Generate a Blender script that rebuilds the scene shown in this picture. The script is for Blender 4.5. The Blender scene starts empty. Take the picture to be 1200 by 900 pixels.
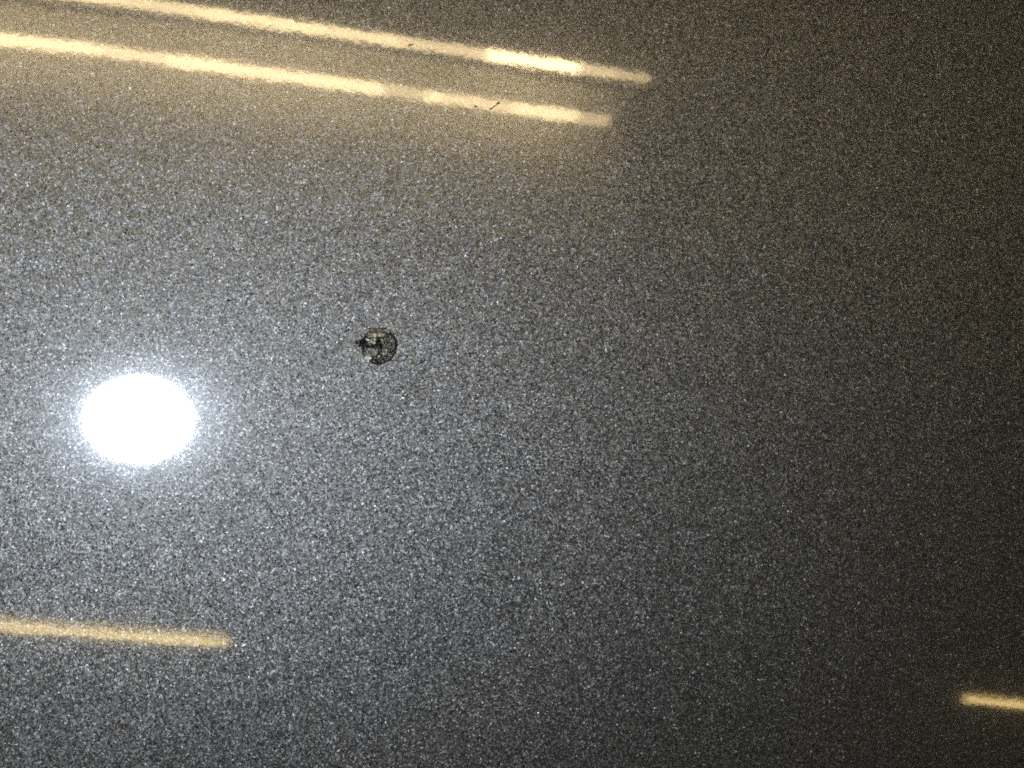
import bpy, bmesh, math, random
from mathutils import Vector, Matrix
random.seed(7)
sc = bpy.context.scene
COL = sc.collection

# ---------------------------------------------------------------- camera
F_PX = 1500.0                                   # focal length in photo pixels (photo 1200 x 900)
CAM_H = 0.1455
cam = bpy.data.cameras.new('camera')
cam.sensor_width = 36.0
cam.lens = 36.0 * F_PX / 1200.0
cam.clip_start = 0.005
cam.clip_end = 50
cam_o = bpy.data.objects.new('camera', cam)
COL.objects.link(cam_o)
C0 = Vector((0, 0, CAM_H))
fwd = Vector((math.tan(math.radians(14.0)), math.tan(math.radians(0.8)), -1)).normalized()
cam_o.location = C0
_r = fwd.cross(Vector((0, 1, 0))).normalized(); _u = _r.cross(fwd).normalized()
ROT = Matrix((_r, _u, -fwd)).transposed()       # level: the picture's right is the panel's right
cam_o.rotation_mode = 'QUATERNION'
cam_o.rotation_quaternion = ROT.to_quaternion()
sc.camera = cam_o
cam.dof.use_dof = False

def ray(px, py):
    return (ROT @ Vector(((px - 600) / F_PX, -(py - 450) / F_PX, -1))).normalized()
BEND = 0.215                                      # the panel is bowed: radius of its curve across the picture's height
BENDX = 0.95                                     # and more gently along its width
def zs(x, y): return -y*y/(2*BEND) - x*x/(2*BENDX)
def nrm(x, y): return Vector((x/BENDX, y/BEND, 1)).normalized()
def P(px, py, z=0.0):                            # where a sight line meets the surface of the panel
    d = ray(px, py); h = z
    for _ in range(12):
        p = C0 + d * ((h - C0.z) / d.z); h = z + zs(p.x, p.y)
    return p
def up(px, py, h):                               # where the mirrored sight line reaches height h
    p = P(px, py); d = ray(px, py); n = nrm(p.x, p.y)
    r = d - 2*d.dot(n)*n
    return p + r * ((h - p.z) / r.z)

# ---------------------------------------------------------------- world, light, exposure
w = bpy.data.worlds.new('World'); sc.world = w; w.use_nodes = True
bg = w.node_tree.nodes['Background']
bg.inputs[0].default_value = (1.0, 0.93, 0.82, 1); bg.inputs[1].default_value = 0.0006
sc.view_settings.view_transform = 'Standard'; sc.view_settings.look = 'None'
sc.view_settings.exposure = 0; sc.view_settings.gamma = 1
sc.view_settings.use_curve_mapping = False
sc.cycles.use_denoising = False
sc.cycles.max_bounces = 6
sc.cycles.filter_width = 1.85
sc.cycles.sample_clamp_indirect = 3.0

fl = bpy.data.lights.new('camera_flash', 'AREA')  # the little lamp beside the lens
fl.shape = 'ELLIPSE'; fl.size = 0.0315; fl.size_y = 0.0255
fl.energy = 0.225; fl.color = (0.81, 0.885, 1.0)
fl.use_shadow = True
fo = bpy.data.objects.new('camera_flash', fl); COL.objects.link(fo)
spot = P(163, 492)
fpos = up(163, 492, CAM_H)
fo.location = fpos
fo.rotation_mode = 'QUATERNION'
fo.rotation_quaternion = Vector((0.12, 0.0, -1)).to_track_quat('-Z', 'Y')

# ---------------------------------------------------------------- node helpers
def mat(name):
    m = bpy.data.materials.new(name); m.use_nodes = True
    nt = m.node_tree; nt.nodes.clear()
    return m, nt
def N(nt, kind, **kw):
    n = nt.nodes.new(kind)
    for k, v in kw.items():
        if k.startswith('i_'):
            n.inputs[k[2:].replace('_', ' ')].default_value = v
        else: setattr(n, k, v)
    return n
def L(nt, a, b): nt.links.new(a, b)
def math_(nt, op, a, b=None, clamp=False):
    n = nt.nodes.new('ShaderNodeMath'); n.operation = op; n.use_clamp = clamp
    for i, v in enumerate((a, b)):
        if v is None: continue
        if isinstance(v, (int, float)): n.inputs[i].default_value = v
        else: L(nt, v, n.inputs[i])
    return n.outputs[0]
def vmath(nt, op, a, b=None, s=None):
    n = nt.nodes.new('ShaderNodeVectorMath'); n.operation = op
    for i, v in enumerate((a, b)):
        if v is None: continue
        if isinstance(v, (tuple, list)): n.inputs[i].default_value = v
        else: L(nt, v, n.inputs[i])
    if s is not None:
        if isinstance(s, (int, float)): n.inputs['Scale'].default_value = s
        else: L(nt, s, n.inputs['Scale'])
    return n.outputs[0]
def ramp(nt, src, stops):
    n = nt.nodes.new('ShaderNodeValToRGB')
    e = n.color_ramp.elements
    while len(e) < len(stops): e.new(0.5)
    for el, (p, c) in zip(e, stops):
        el.position = p; el.color = c if isinstance(c, tuple) else (c, c, c, 1)
    L(nt, src, n.inputs[0]); return n.outputs[0]

# ---------------------------------------------------------------- metallic paint
def flake_paint(name, coat=1.0, lo=0.11, hi=0.50):
    m, nt = mat(name)
    out = N(nt, 'ShaderNodeOutputMaterial')
    tc = N(nt, 'ShaderNodeTexCoord')
    geo = N(nt, 'ShaderNodeNewGeometry')
    co = tc.outputs['Object']
    wob = N(nt, 'ShaderNodeTexNoise', i_Scale=3500.0, i_Detail=2.0)
    L(nt, co, wob.inputs['Vector'])
    wv = vmath(nt, 'SCALE', vmath(nt, 'SUBTRACT', wob.outputs['Color'], (.5, .5, .5)), s=0.00033)
    cw = vmath(nt, 'ADD', co, wv)
    v1 = N(nt, 'ShaderNodeTexVoronoi', i_Scale=5700.0)
    L(nt, cw, v1.inputs['Vector'])
    v2 = N(nt, 'ShaderNodeTexVoronoi', i_Scale=8800.0)
    L(nt, cw, v2.inputs['Vector'])
    seps = []
    for v in (v1, v2):                           # brightness of a flake is independent of the way it tilts
        wn = N(nt, 'ShaderNodeTexWhiteNoise', noise_dimensions='3D')
        L(nt, vmath(nt, 'ADD', v.outputs['Color'], (3.1, 7.7, 1.3)), wn.inputs['Vector'])
        sp = N(nt, 'ShaderNodeSeparateColor'); L(nt, wn.outputs['Color'], sp.inputs[0]); seps.append(sp)
    s1, s2 = seps
    # how much metal each spot of pigment shows
    a = math_(nt, 'MULTIPLY', s1.outputs[0], 0.6)
    b = math_(nt, 'MULTIPLY', s2.outputs[0], 0.4)
    ab = math_(nt, 'ADD', a, b)
    big = N(nt, 'ShaderNodeTexNoise', i_Scale=420.0, i_Detail=3.0)
    L(nt, co, big.inputs['Vector'])
    bigv = math_(nt, 'MULTIPLY', math_(nt, 'SUBTRACT', big.outputs['Fac'], 0.5), 0.12)
    ab = math_(nt, 'ADD', ab, bigv)
    val = ramp(nt, ab, [(0.0, lo), (0.30, lo*1.9), (0.55, hi*0.30), (0.78, hi*0.66), (1.0, hi)])
    tint = ramp(nt, s2.outputs[1], [(0.0, (0.86, 0.93, 1.0, 1)), (0.5, (0.93, 0.975, 1, 1)), (1.0, (1.0, 0.985, 0.94, 1))])
    mul = N(nt, 'ShaderNodeMix', data_type='RGBA', blend_type='MULTIPLY'); mul.inputs[0].default_value = 1
    L(nt, val, mul.inputs[6]); L(nt, tint, mul.inputs[7])
    # each flake lies at its own slight angle
    lean = math_(nt, 'ADD', math_(nt, 'MULTIPLY', math_(nt, 'POWER', s1.outputs[1], 7.0), 0.75), 0.40)   # a few stand up and glint
    t1 = vmath(nt, 'SCALE', vmath(nt, 'SUBTRACT', v1.outputs['Color'], (.5, .5, .5)), s=lean)
    t2 = vmath(nt, 'SCALE', vmath(nt, 'SUBTRACT', v2.outputs['Color'], (.5, .5, .5)), s=0.30)
    nn = vmath(nt, 'NORMALIZE', vmath(nt, 'ADD', geo.outputs['Normal'], vmath(nt, 'ADD', t1, t2)))
    # orange peel of the clear coat
    op1 = N(nt, 'ShaderNodeTexNoise', i_Scale=700.0, i_Detail=3.0, i_Roughness=0.6)
    L(nt, co, op1.inputs['Vector'])
    bmp = N(nt, 'ShaderNodeBump', i_Strength=0.032, i_Distance=0.0001)
    L(nt, op1.outputs['Fac'], bmp.inputs['Height'])
    rr = N(nt, 'ShaderNodeMapRange'); rr.inputs['To Min'].default_value = 0.46; rr.inputs['To Max'].default_value = 0.64
    L(nt, s1.outputs[2], rr.inputs['Value'])
    sh = []
    for k in (0, 1):                             # most pigment scatters widely, some lies flat and mirrors more tightly
        p = N(nt, 'ShaderNodeBsdfPrincipled', i_Metallic=1.0, i_Roughness=0.20)
        L(nt, mul.outputs[2], p.inputs['Base Color'])
        if k == 0:
            L(nt, nn, p.inputs['Normal']); L(nt, rr.outputs[0], p.inputs['Roughness'])
        p.inputs['Coat Weight'].default_value = coat
        p.inputs['Coat Roughness'].default_value = 0.05
        p.inputs['Coat IOR'].default_value = 1.62
        L(nt, bmp.outputs[0], p.inputs['Coat Normal'])
        sh.append(p)
    mx = N(nt, 'ShaderNodeMixShader'); mx.inputs[0].default_value = 0.08
    L(nt, sh[0].outputs[0], mx.inputs[1]); L(nt, sh[1].outputs[0], mx.inputs[2])
    L(nt, mx.outputs[0], out.inputs[0])
    return m

def rough_mat(name, c0, c1, scale=2500.0, rough=0.7, metal=0.0, bump=0.6, spec=0.5, c2=None):
    m, nt = mat(name)
    out = N(nt, 'ShaderNodeOutputMaterial'); tc = N(nt, 'ShaderNodeTexCoord')
    n1 = N(nt, 'ShaderNodeTexNoise', i_Scale=scale, i_Detail=4.0, i_Roughness=0.43)
    L(nt, tc.outputs['Object'], n1.inputs['Vector'])
    stops = [(0.42, c0), (0.56, c1)] + ([(0.68, c2)] if c2 else [])
    r = ramp(nt, n1.outputs['Fac'], stops)
    b = N(nt, 'ShaderNodeBump', i_Strength=bump, i_Distance=0.0002)
    L(nt, n1.outputs['Fac'], b.inputs['Height'])
    p = N(nt, 'ShaderNodeBsdfPrincipled', i_Roughness=rough, i_Metallic=metal)
    p.inputs['Specular IOR Level'].default_value = spec
    L(nt, r, p.inputs['Base Color']); L(nt, b.outputs[0], p.inputs['Normal'])
    L(nt, p.outputs[0], out.inputs[0]); return m

def glow(name, col, s):
    m, nt = mat(name)
    out = N(nt, 'ShaderNodeOutputMaterial'); e = N(nt, 'ShaderNodeEmission')
    e.inputs[0].default_value = (*col, 1); e.inputs[1].default_value = s
    L(nt, e.outputs[0], out.inputs[0]); return m

M_PAINT = flake_paint('metallic_paint')
M_EDGE = rough_mat('broken_paint_edge', (0.003, 0.003, 0.003, 1), (0.02, 0.02, 0.018, 1), rough=0.6)
M_FLOOR = rough_mat('chipped_base_layer', (0.004, 0.004, 0.003, 1), (0.055, 0.058, 0.05, 1), scale=5200, rough=0.42, metal=0.3,
                    bump=1.0, c2=(0.55, 0.55, 0.48, 1))
M_DARK = rough_mat('gouge_shade_and_grit', (0.001, 0.001, 0.001, 1), (0.009, 0.009, 0.007, 1), scale=5000, rough=0.9, spec=0.15, c2=(0.10, 0.10, 0.085, 1))  # near-black colour standing in for gouge shade; some grit shares it
M_TAN = rough_mat('tan_primer', (0.05, 0.045, 0.028, 1), (0.26, 0.245, 0.16, 1), scale=3800, rough=0.6, c2=(0.5, 0.48, 0.34, 1))
M_CREAM = rough_mat('cream_filler', (0.22, 0.21, 0.15, 1), (0.74, 0.73, 0.58, 1), scale=4000, rough=0.5)
M_RUST = rough_mat('rust_stain', (0.03, 0.024, 0.014, 1), (0.17, 0.115, 0.07, 1), scale=4000, rough=0.8, c2=(0.3, 0.25, 0.17, 1))
M_GREY = rough_mat('grey_primer', (0.01, 0.011, 0.009, 1), (0.15, 0.16, 0.14, 1), scale=5200, rough=0.45, c2=(0.6, 0.6, 0.54, 1))
M_ENAMEL = rough_mat('white_enamel', (0.80, 0.78, 0.72, 1), (0.84, 0.82, 0.76, 1), scale=20, rough=0.5, bump=0.05)
M_CAP = rough_mat('metal_cap', (0.3, 0.3, 0.3, 1), (0.4, 0.4, 0.4, 1), scale=20, rough=0.4, metal=1, bump=0.02)

# ---------------------------------------------------------------- object helpers
def link(name, bm, m, parent=None, smooth=False):
    me = bpy.data.meshes.new(name)
    if smooth:
        for f in bm.faces: f.smooth = True
    bm.to_mesh(me); bm.free()
    for mm in (m if isinstance(m, (list, tuple)) else [m]): me.materials.append(mm)
    o = bpy.data.objects.new(name, me); COL.objects.link(o)
    if parent: o.parent = parent; o.matrix_parent_inverse = Matrix.Translation(-parent.location)
    return o
def thing(name, label, cat, loc, group=None):
    o = bpy.data.objects.new(name, None); COL.objects.link(o); o.location = loc
    o.empty_display_size = 0.01
    o['label'] = label; o['category'] = cat
    if group: o['group'] = group
    return o

# ---------------------------------------------------------------- the painted panel, with the chip broken into it
CH = P(444.2, 405.4)                             # middle of the chip
PXM = (P(454.2, 405.4) - P(434.2, 405.4)).length / 20
NA = 144
def ragged(a):
    r = 21.6 + 0.5*math.sin(3*a + 1) + 0.45*math.sin(7*a + .4) + 0.3*math.sin(13*a) + 0.25*math.sin(29*a)
    d = math.atan2(math.sin(a - math.radians(172)), math.cos(a - math.radians(172)))
    r += 7.5 * math.exp(-(d / 0.13) ** 2) - 1.5 * math.exp(-((d + 0.45) / 0.25) ** 2)      # the pointed nick on its left
    return r * PXM
panel = thing('painted_panel', 'dark grey metallic painted panel with fine sparkling flakes and one small chip', 'painted panel', (CH.x, CH.y, CH.z))
bm = bmesh.new()
HX0, HX1, HY0, HY1 = -0.26, 0.34, -0.24, 0.24
def outer(a):
    c, s = math.cos(a), math.sin(a)
    t = min((HX1 if c > 0 else -HX0) / max(abs(c), 1e-6), (HY1 if s > 0 else -HY0) / max(abs(s), 1e-6))
    return t
rings = []
steps = [0.0, 0.00004, 0.00012, 0.0003, 0.0008, 0.0014, 0.0022, 0.0032] + [0.0045*1.16**k for k in range(27)]
for k, st in enumerate(steps + ['out', 'down']):
    ring = []
    for i in range(NA):
        a = 2*math.pi*i/NA
        if st == 'out': r = outer(a); z = 0
        elif st == 'down': r = outer(a); z = -0.012
        else:
            r = ragged(a) + st
            # the coat is lifted a hair at the break and settles back to the flat
            z = 0.000006 * math.exp(-((st - 0.00012) / 0.00022) ** 2) * (0.5 + 0.5*math.sin(5*a + 1)) if st > 0 else -0.000003
        if isinstance(st, float) and st > 0.003: r = min(r, outer(a)*(0.80 + 0.15*min(1, st/0.12)))
        x = CH.x + r*math.cos(a); y = CH.y + r*math.sin(a)
        ring.append(bm.verts.new((x, y, z + zs(x, y))))
    rings.append(ring)
for A, B in zip(rings[:-1], rings[1:]):
    for i in range(NA):
        j = (i + 1) % NA
        bm.faces.new((A[i], B[i], B[j], A[j]))
bmesh.ops.remove_doubles(bm, verts=bm.verts, dist=1e-7)
bmesh.ops.recalc_face_normals(bm, faces=bm.faces)
if sum(f.normal.z * f.calc_area() for f in bm.faces) < 0: bmesh.ops.reverse_faces(bm, faces=bm.faces)
sheet = link('painted_surface', bm, M_PAINT, panel, True)
for f in sheet.data.polygons:
    if abs(f.normal.z) < 0.5: f.use_smooth = False
sheet.data.set_sharp_from_angle(angle=0.9)

# crater: steep dark edge and an uneven floor
from mathutils import noise
bm = bmesh.new()
DEPTH = 0.00042
fr = [(1.0, -0.00002), (0.985, -0.00016), (0.95, -0.00030), (0.90, -0.00038)]
rings = []
for q, z in fr:
    rings.append([bm.verts.new((CH.x + q*ragged(2*math.pi*i/NA)*math.cos(2*math.pi*i/NA),
                                CH.y + q*ragged(2*math.pi*i/NA)*math.sin(2*math.pi*i/NA), z + zs(CH.x + q*ragged(2*math.pi*i/NA)*math.cos(2*math.pi*i/NA), CH.y + q*ragged(2*math.pi*i/NA)*math.sin(2*math.pi*i/NA)))) for i in range(NA)])
for A, B in zip(rings[:-1], rings[1:]):
    for i in range(NA):
        j = (i+1) % NA; bm.faces.new((A[i], A[j], B[j], B[i]))
link('broken_edge', bm, M_EDGE, panel)
bm = bmesh.new()
rings = []
NR = 26
for k in range(NR):
    q = 0.93 * (1 - k/NR)
    ring = []
    for i in range(NA):
        a = 2*math.pi*i/NA
        x = q*ragged(a)*math.cos(a); y = q*ragged(a)*math.sin(a)
        n = noise.noise(Vector((x*2600, y*2600, 3))) * 0.00012 + noise.noise(Vector((x*6500, y*6500, 8))) * 0.00009
        ring.append(bm.verts.new((CH.x + x, CH.y + y, -DEPTH + zs(CH.x + x, CH.y + y) + n * min(1, k/3))))
    rings.append(ring)
for A, B in zip(rings[:-1], rings[1:]):
    for i in range(NA):
        j = (i+1) % NA; bm.faces.new((A[i], A[j], B[j], B[i]))
c = bm.verts.new((CH.x, CH.y, -DEPTH + CH.z))
for i in range(NA): bm.faces.new((rings[-1][i], rings[-1][(i+1) % NA], c))
floor = link('bare_layer', bm, M_FLOOR, panel)

def zpt(X, Y): return P(390 + X/11.25, 360 + Y/11.25)
def shard(name, pts, z, th, m, tilt=(0, 0), parent=panel, jag=4):
    """a thin broken piece with a jagged outline, its top face tilted and uneven"""
    q = []
    n = len(pts)
    for i in range(n):
        a = Vector(pts[i]); b = Vector(pts[(i+1) % n])
        for t in (0, 1/3, 2/3):
            p = a.lerp(b, t)
            j = jag if t else 0
            q.append(p + Vector((random.uniform(-j, j), random.uniform(-j, j))))
    cx = sum(p.x for p in q)/len(q); cy = sum(p.y for p in q)/len(q)
    bm = bmesh.new(); top = []; mid = []; bot = []
    for p in q:
        wp = zpt(p.x, p.y)
        dz = tilt[0]*(p.x - cx)/100 + tilt[1]*(p.y - cy)/100
        zz = z + dz*0.0001 + random.uniform(-1, 1)*0.00001
        top.append(bm.verts.new((wp.x, wp.y, wp.z + zz)))
        bot.append(bm.verts.new((wp.x, wp.y, wp.z + zz - th)))
    for p in q:
        wp = zpt(cx + (p.x-cx)*.5, cy + (p.y-cy)*.5)
        dz = (tilt[0]*(p.x - cx) + tilt[1]*(p.y - cy))/200
        mid.append(bm.verts.new((wp.x, wp.y, wp.z + z + dz*0.0001 + random.uniform(-1, 1)*0.00003)))
    wp = zpt(cx, cy); c = bm.verts.new((wp.x, wp.y, wp.z + z + 0.00001))
    k = len(q)
    for i in range(k):
        j = (i+1) % k
        bm.faces.new((bot[i], bot[j], top[j], top[i])); bm.faces.new((top[i], top[j], mid[j], mid[i])); bm.faces.new((mid[i], mid[j], c))
    bm.faces.new(bot[::-1])
    bmesh.ops.recalc_face_normals(bm, faces=bm.faces)
    return link(name, bm, m, parent)

# primer and rust along the top of the chip
shard('rust_stain', [(430,335),(490,292),(560,272),(640,285),(660,325),(600,345),(560,320),(500,320),(455,345)], -0.00008, 0.0002, M_RUST, jag=6)
shard('primer_flake', [(432,372),(470,345),(540,335),(580,352),(575,400),(520,398),(460,392)], -0.00009, 0.00012, M_TAN, (0.2, 0.3))
shard('primer_flake', [(590,350),(640,335),(700,350),(720,378),(660,388),(600,380)], -0.00011, 0.00012, M_TAN, (0, .5))
shard('primer_flake', [(660,300),(715,290),(745,325),(735,350),(690,335)], -0.00012, 0.0001, M_GREY)
shard('paint_flake', [(470,440),(520,400),(570,405),(585,450),(560,500),(500,510),(470,480)], -0.00014, 0.0001, M_GREY, (-.3, .2))
shard('paint_flake', [(640,420),(700,405),(760,430),(790,500),(780,590),(720,620),(680,540),(655,480)], -0.00024, 0.0001, M_FLOOR, (.3, .1))
shard('paint_flake', [(420,560),(500,540),(560,555),(600,590),(570,640),(500,655),(430,620)], -0.00018, 0.0001, M_GREY, (.1, -.4), jag=8)
shard('paint_flake', [(640,560),(700,560),(715,610),(680,640),(640,620)], -0.0002, 0.0001, M_GREY, jag=8)
# deep gouges: their shade painted as black prisms; the rim crescent is black too
shard('gouge_dark', [(372,395),(400,405),(440,450),(480,478),(470,500),(505,512),(480,535),(430,530),(395,515),(385,570),(372,590),(355,520)], -0.00007, 0.00025, M_DARK, jag=9)
shard('gouge_dark', [(505,500),(550,500),(572,470),(578,400),(592,398),(600,450),(590,500),(560,540),(520,535)], -0.00007, 0.00025, M_DARK, jag=6)
shard('gouge_dark', [(600,405),(612,415),(640,490),(648,590),(636,598),(622,540),(604,470)], -0.00007, 0.00025, M_DARK, jag=4)
shard('gouge_dark', [(288,470),(318,438),(330,425),(335,445),(318,470),(322,500),(340,520),(320,520),(300,496)], -0.00002, 0.0003, M_DARK, jag=5)
shard('gouge_dark', [(345,440),(360,420),(372,440),(366,500),(350,490)], -0.00003, 0.0003, M_DARK, jag=5)
shard('gouge_dark', [(372,570),(400,560),(405,590),(388,612),(372,600)], -0.00005, 0.0003, M_DARK, jag=5)
shard('gouge_dark', [(500,655),(560,650),(600,628),(590,645),(560,668),(520,668)], -0.00010, 0.0002, M_DARK)
shard('gouge_dark', [(832,430),(848,470),(852,520),(840,590),(805,670),(770,715),(760,708),(795,650),(826,580),(836,510)], -0.00004, 0.0003, M_DARK, jag=4)
shard('gouge_dark', [(770,712),(740,742),(690,762),(620,772),(560,768),(600,758),(660,748),(720,728)], -0.00004, 0.0003, M_DARK, jag=4)
rg = random.Random(5)
for k in range(46):                              # loose grit on the floor of the chip and a little along its lip
    a = rg.uniform(0, 2*math.pi); q = 225*math.sqrt(rg.random()) if k < 38 else rg.uniform(250, 285)
    X = 605 + q*math.cos(a); Y = 515 + q*math.sin(a); t = rg.uniform(4, 13)
    an = [rg.uniform(0, 1.2) + 1.6*j for j in range(4)]
    shard('grit', [(X + t*rg.uniform(.5, 1.3)*math.cos(v), Y + t*rg.uniform(.5, 1.1)*math.sin(v)) for v in an],
          (-0.00010 if k < 38 else 0.00004), 0.0002, rg.choice([M_GREY, M_GREY, M_TAN, M_DARK, M_FLOOR]), jag=1)
# pale crumbs
shard('pale_crumb', [(405,655),(440,645),(500,655),(512,680),(470,690),(425,685)], 0.00003, 0.0002, M_CREAM, jag=4)
shard('pale_crumb', [(430,690),(480,692),(485,712),(450,705)], 0.00001, 0.0002, M_CREAM, jag=3)
shard('pale_crumb', [(590,640),(615,632),(622,655),(600,668)], 0.00002, 0.0003, M_CREAM, jag=2)
shard('pale_crumb', [(430,408),(460,420),(485,425),(478,445),(450,438)], -0.00002, 0.0002, M_CREAM, jag=3)
for X, Y in [(495,565),(545,565),(705,560),(660,460),(745,440),(520,600),(455,585)]:
    s = random.uniform(6, 10)
    shard('pale_crumb', [(X-s, Y-s*.6), (X+s*.5, Y-s), (X+s, Y+s*.6), (X-s*.3, Y+s)], -0.00006, 0.0002, M_CREAM, jag=1)
# raised bits of clear coat on the lip
M_LIP = flake_paint('lifted_coat', lo=0.15, hi=0.45)
for pts in ([(545,190),(575,180),(600,215),(615,245),(590,240)], [(760,770),(790,757),(800,790),(775,800)],
            [(195,595),(215,605),(232,640),(210,640)], [(520,775),(548,785),(545,830),(525,820)]):
    shard('lifted_edge', pts, 0.00004, 0.00008, M_LIP, jag=3)

# ---------------------------------------------------------------- dust on the paint
def crumb(name, label, cat, pts, m, th=0.00012, group=None):
    """pts in photo pixels along a curved strand with half widths"""
    bm = bmesh.new(); prev = None; K = 8
    first = P(pts[0][0], pts[0][1])
    for i, (x, y, hw) in enumerate(pts):
        c = P(x, y)
        a = Vector(pts[max(i-1, 0)][:2]); b = Vector(pts[min(i+1, len(pts)-1)][:2])
        d = (P(*b) - P(*a)).normalized(); s = Vector((-d.y, d.x, 0))
        r = hw * PXM
        ring = [bm.verts.new(c + s*r*math.cos(2*math.pi*k/K) + Vector((0, 0, r*0.8 + 0.00002 + r*0.8*math.sin(2*math.pi*k/K)))) for k in range(K)]
        if prev:
            for k in range(K): bm.faces.new((prev[k], prev[(k+1) % K], ring[(k+1) % K], ring[k]))
        else: bm.faces.new(ring[::-1])
        prev = ring
    bm.faces.new(prev)
    bmesh.ops.recalc_face_normals(bm, faces=bm.faces)
    o = link(name, bm, m, None, True)
    for v in o.data.vertices: v.co -= first
    o.location = first
    o['label'] = label; o['category'] = cat
    if group: o['group'] = group
    return o
M_SPECK = rough_mat('brown_dust', (0.05, 0.033, 0.02, 1), (0.12, 0.08, 0.05, 1), rough=0.9, spec=0.1)
M_SPECK2 = rough_mat('pale_brown_dust', (0.14, 0.10, 0.06, 1), (0.25, 0.18, 0.11, 1), rough=0.9, spec=0.1)
crumb('lint_fibre', 'dark crooked bit of lint lying on the lower of the two bright streaks', 'lint',
      [(573.5,127.6,.5),(576,127.3,.7),(578.5,125,.6),(581,123.2,.5),(583,121.2,.9),(584.5,120,1.1),(586.3,120.8,.3)], M_SPECK)
crumb('dust_speck', 'small brown dust speck left of the lint on the lower bright streak', 'dust speck',
      [(556,123.8,.3),(557.5,124.5,.8),(559.5,125.2,.5)], M_SPECK2, group='dust specks on the paint')
crumb('dust_speck', 'small dark dust speck below the brightest stretch of the upper streak', 'dust speck',
      [(683,91.3,.4),(684.5,90.6,1.0),(686,91.4,.6)], M_SPECK2, group='dust specks on the paint')
crumb('dust_speck', 'thin dark sliver of dust on the upper bright streak left of its brightest stretch', 'dust speck',
      [(478,53.0,.3),(480,52.6,.7),(483,52.2,.5),(485,51.8,.2)], M_SPECK2, group='dust specks on the paint')
crumb('dust_speck', 'round dark dust speck between chip and pale glow, above the glow', 'dust speck',
      [(293,344,.6),(295,345,1.6),(297,346,.8)], M_SPECK, group='dust specks on the paint')
crumb('dust_speck', 'dark dust speck to the right of where the upper bright streak ends', 'dust speck',
      [(788,82,.4),(790,83.5,1.3),(791.5,85.5,.9),(792,87,.3)], M_SPECK2, group='dust specks on the paint')

# ---------------------------------------------------------------- the lamps on the ceiling that the paint mirrors
CEIL = 1.7
def cyl_between(bm, a, b, r, K=10):
    d = (b - a).normalized(); s = d.cross(Vector((0, 0, 1))).normalized(); u = s.cross(d)
    A = [bm.verts.new(a + r*(s*math.cos(2*math.pi*k/K) + u*math.sin(2*math.pi*k/K))) for k in range(K)]
    B = [bm.verts.new(b + r*(s*math.cos(2*math.pi*k/K) + u*math.sin(2*math.pi*k/K))) for k in range(K)]
    for k in range(K): bm.faces.new((A[k], A[(k+1) % K], B[(k+1) % K], B[k]))
    bm.faces.new(A[::-1]); bm.faces.new(B)
    bmesh.ops.recalc_face_normals(bm, faces=bm.faces)
def box_along(bm, a, b, s0, s1, z0, z1):
    d = (b - a).normalized(); s = Vector((0, 0, 1)).cross(d).normalized()
    vs = [bm.verts.new(Vector((q.x, q.y, 0)) + s*t + Vector((0, 0, z))) for q in (a, b) for t in (s0, s1) for z in (z0, z1)]
    for f in ((0,1,3,2),(4,6,7,5),(0,4,5,1),(2,3,7,6),(0,2,6,4),(1,5,7,3)): bm.faces.new([vs[i] for i in f])
    bmesh.ops.recalc_face_normals(bm, faces=bm.faces)
WARM = (1.0, 0.745, 0.39)
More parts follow.
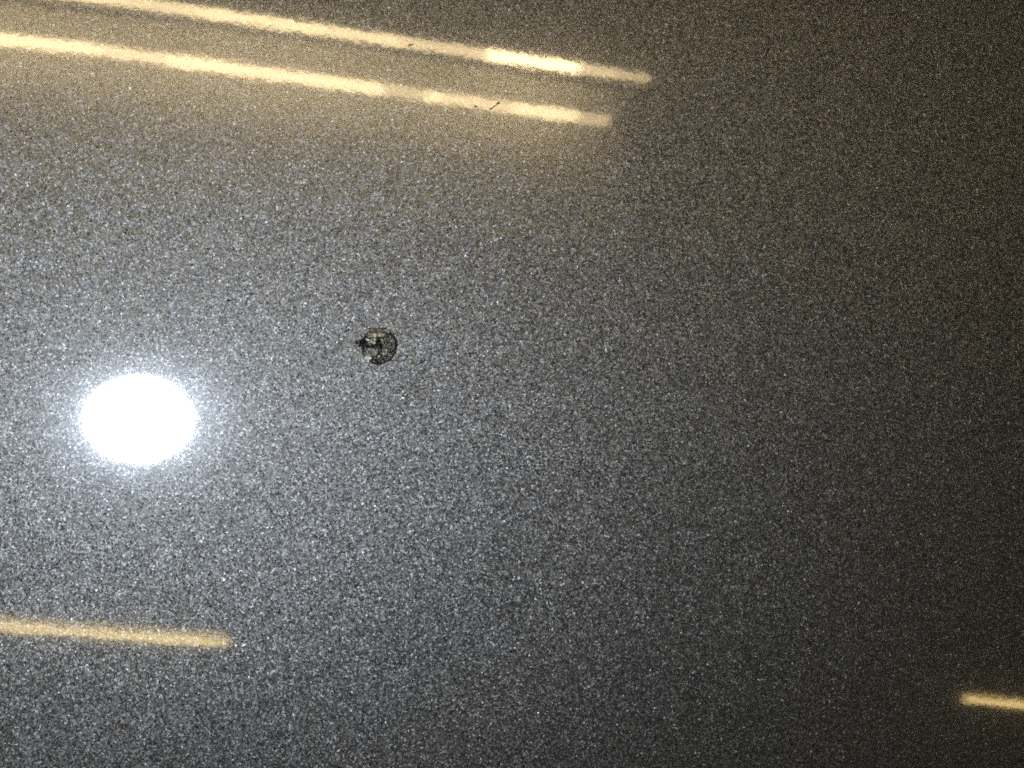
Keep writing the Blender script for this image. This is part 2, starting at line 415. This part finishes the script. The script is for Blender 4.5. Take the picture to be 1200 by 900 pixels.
def tube_lamp(parent, tube, r, col=WARM):
    """tube: two anchor pixels of its mirror image, then its start and the cuts (x_end, strength)"""
    (ax, ay, bx, by), x0, cuts = tube
    A = up(ax, ay, CEIL); B = up(bx, by, CEIL); D = (B - A).normalized()
    def at(x):
        if x < 0:                                # beyond the picture: carry on along the tube in the room
            m = (at(200) - at(0)).length / 200
            return at(0) + D * m * x
        if x > 1200:
            m = (at(1200) - at(1150)).length / 50
            return at(1200) + D * m * (x - 1200)
        q = up(x, ay + (by-ay)*(x-ax)/(bx-ax), CEIL)
        return q                                 # the run is made of short lengths that follow a very slight curve
    x = x0
    for xe, s in cuts:
        bm = bmesh.new(); cyl_between(bm, at(x), at(xe), r)
        link('glowing_tube', bm, glow('warm_tube_light', col, s), parent, True); x = xe
    S, E = at(x0), at(x)
    for (p, q) in ((S, E), (E, S)):
        bm = bmesh.new(); d = (p - q).normalized(); cyl_between(bm, p + d*0.001, p + d*0.03, r*1.05)
        link('tube_cap', bm, M_CAP, parent, True)
    return S, E
def lamp(label, tubes, r, s0, s1, group='warm tube lamps overhead', col=WARM, gap=0.03, ext=0.0):
    (ax, ay, bx, by) = tubes[0][0]
    t = thing('tube_lamp', label, 'tube lamp', up(bx, by, CEIL) + Vector((0, 0, 0.1)), group)
    for k in tubes: A, B = tube_lamp(t, k, r, col)
    bm = bmesh.new(); box_along(bm, A, B + (B - A).normalized()*ext, s0, s1, CEIL + gap, CEIL + gap + 0.03)
    link('lamp_body_reflector', bm, M_ENAMEL, t)
    return t
KB = 19.0
twin = lamp('twin tube lamp mirrored as the two bright streaks along the top', [
    ((0, -22, 758, 91), -600, [(150, KB*.9), (230, KB*.8), (380, KB*1.05), (470, KB*.9), (570, KB*.68), (675, KB*1.9), (720, KB*.6), (758, KB*.4)]),
    ((0, 41, 712, 141), -600, [(120, KB*1.15), (200, KB*.9), (300, KB*1.2), (448, KB*1.1), (498, KB*.55), (515, KB*1.08), (600, KB*.8), (672, KB*1.05), (712, KB*.45)])], 0.023, -0.55, 0.27, gap=0.14, ext=0.10)  # its broad white body is an added reflector that spreads a warm haze
lamp('single tube lamp mirrored as the orange streak at lower left', [
    ((0, 736, 266, 755), -400, [(266, KB*.62)])], 0.0145, -0.03, 0.03, col=(1.0, 0.74, 0.30))
lamp('single tube lamp mirrored as the short orange streak at lower right', [
    ((1129, 821, 1200, 829), 1129, [(1400, KB*.58)])], 0.0145, -0.03, 0.03, col=(1.0, 0.70, 0.28))
bm = bmesh.new()
vs = [bm.verts.new(v) for v in ((-2.5, -3, CEIL + .4), (3.5, -3, CEIL + .4), (3.5, 3, CEIL + .4), (-2.5, 3, CEIL + .4))]
bm.faces.new(vs[::-1])
M_CEIL = rough_mat('dull_ceiling_paint', (0.09, 0.088, 0.085, 1), (0.11, 0.108, 0.105, 1), scale=6, rough=0.9, bump=0.1)
ceil = link('ceiling', bm, M_CEIL); ceil['kind'] = 'structure'
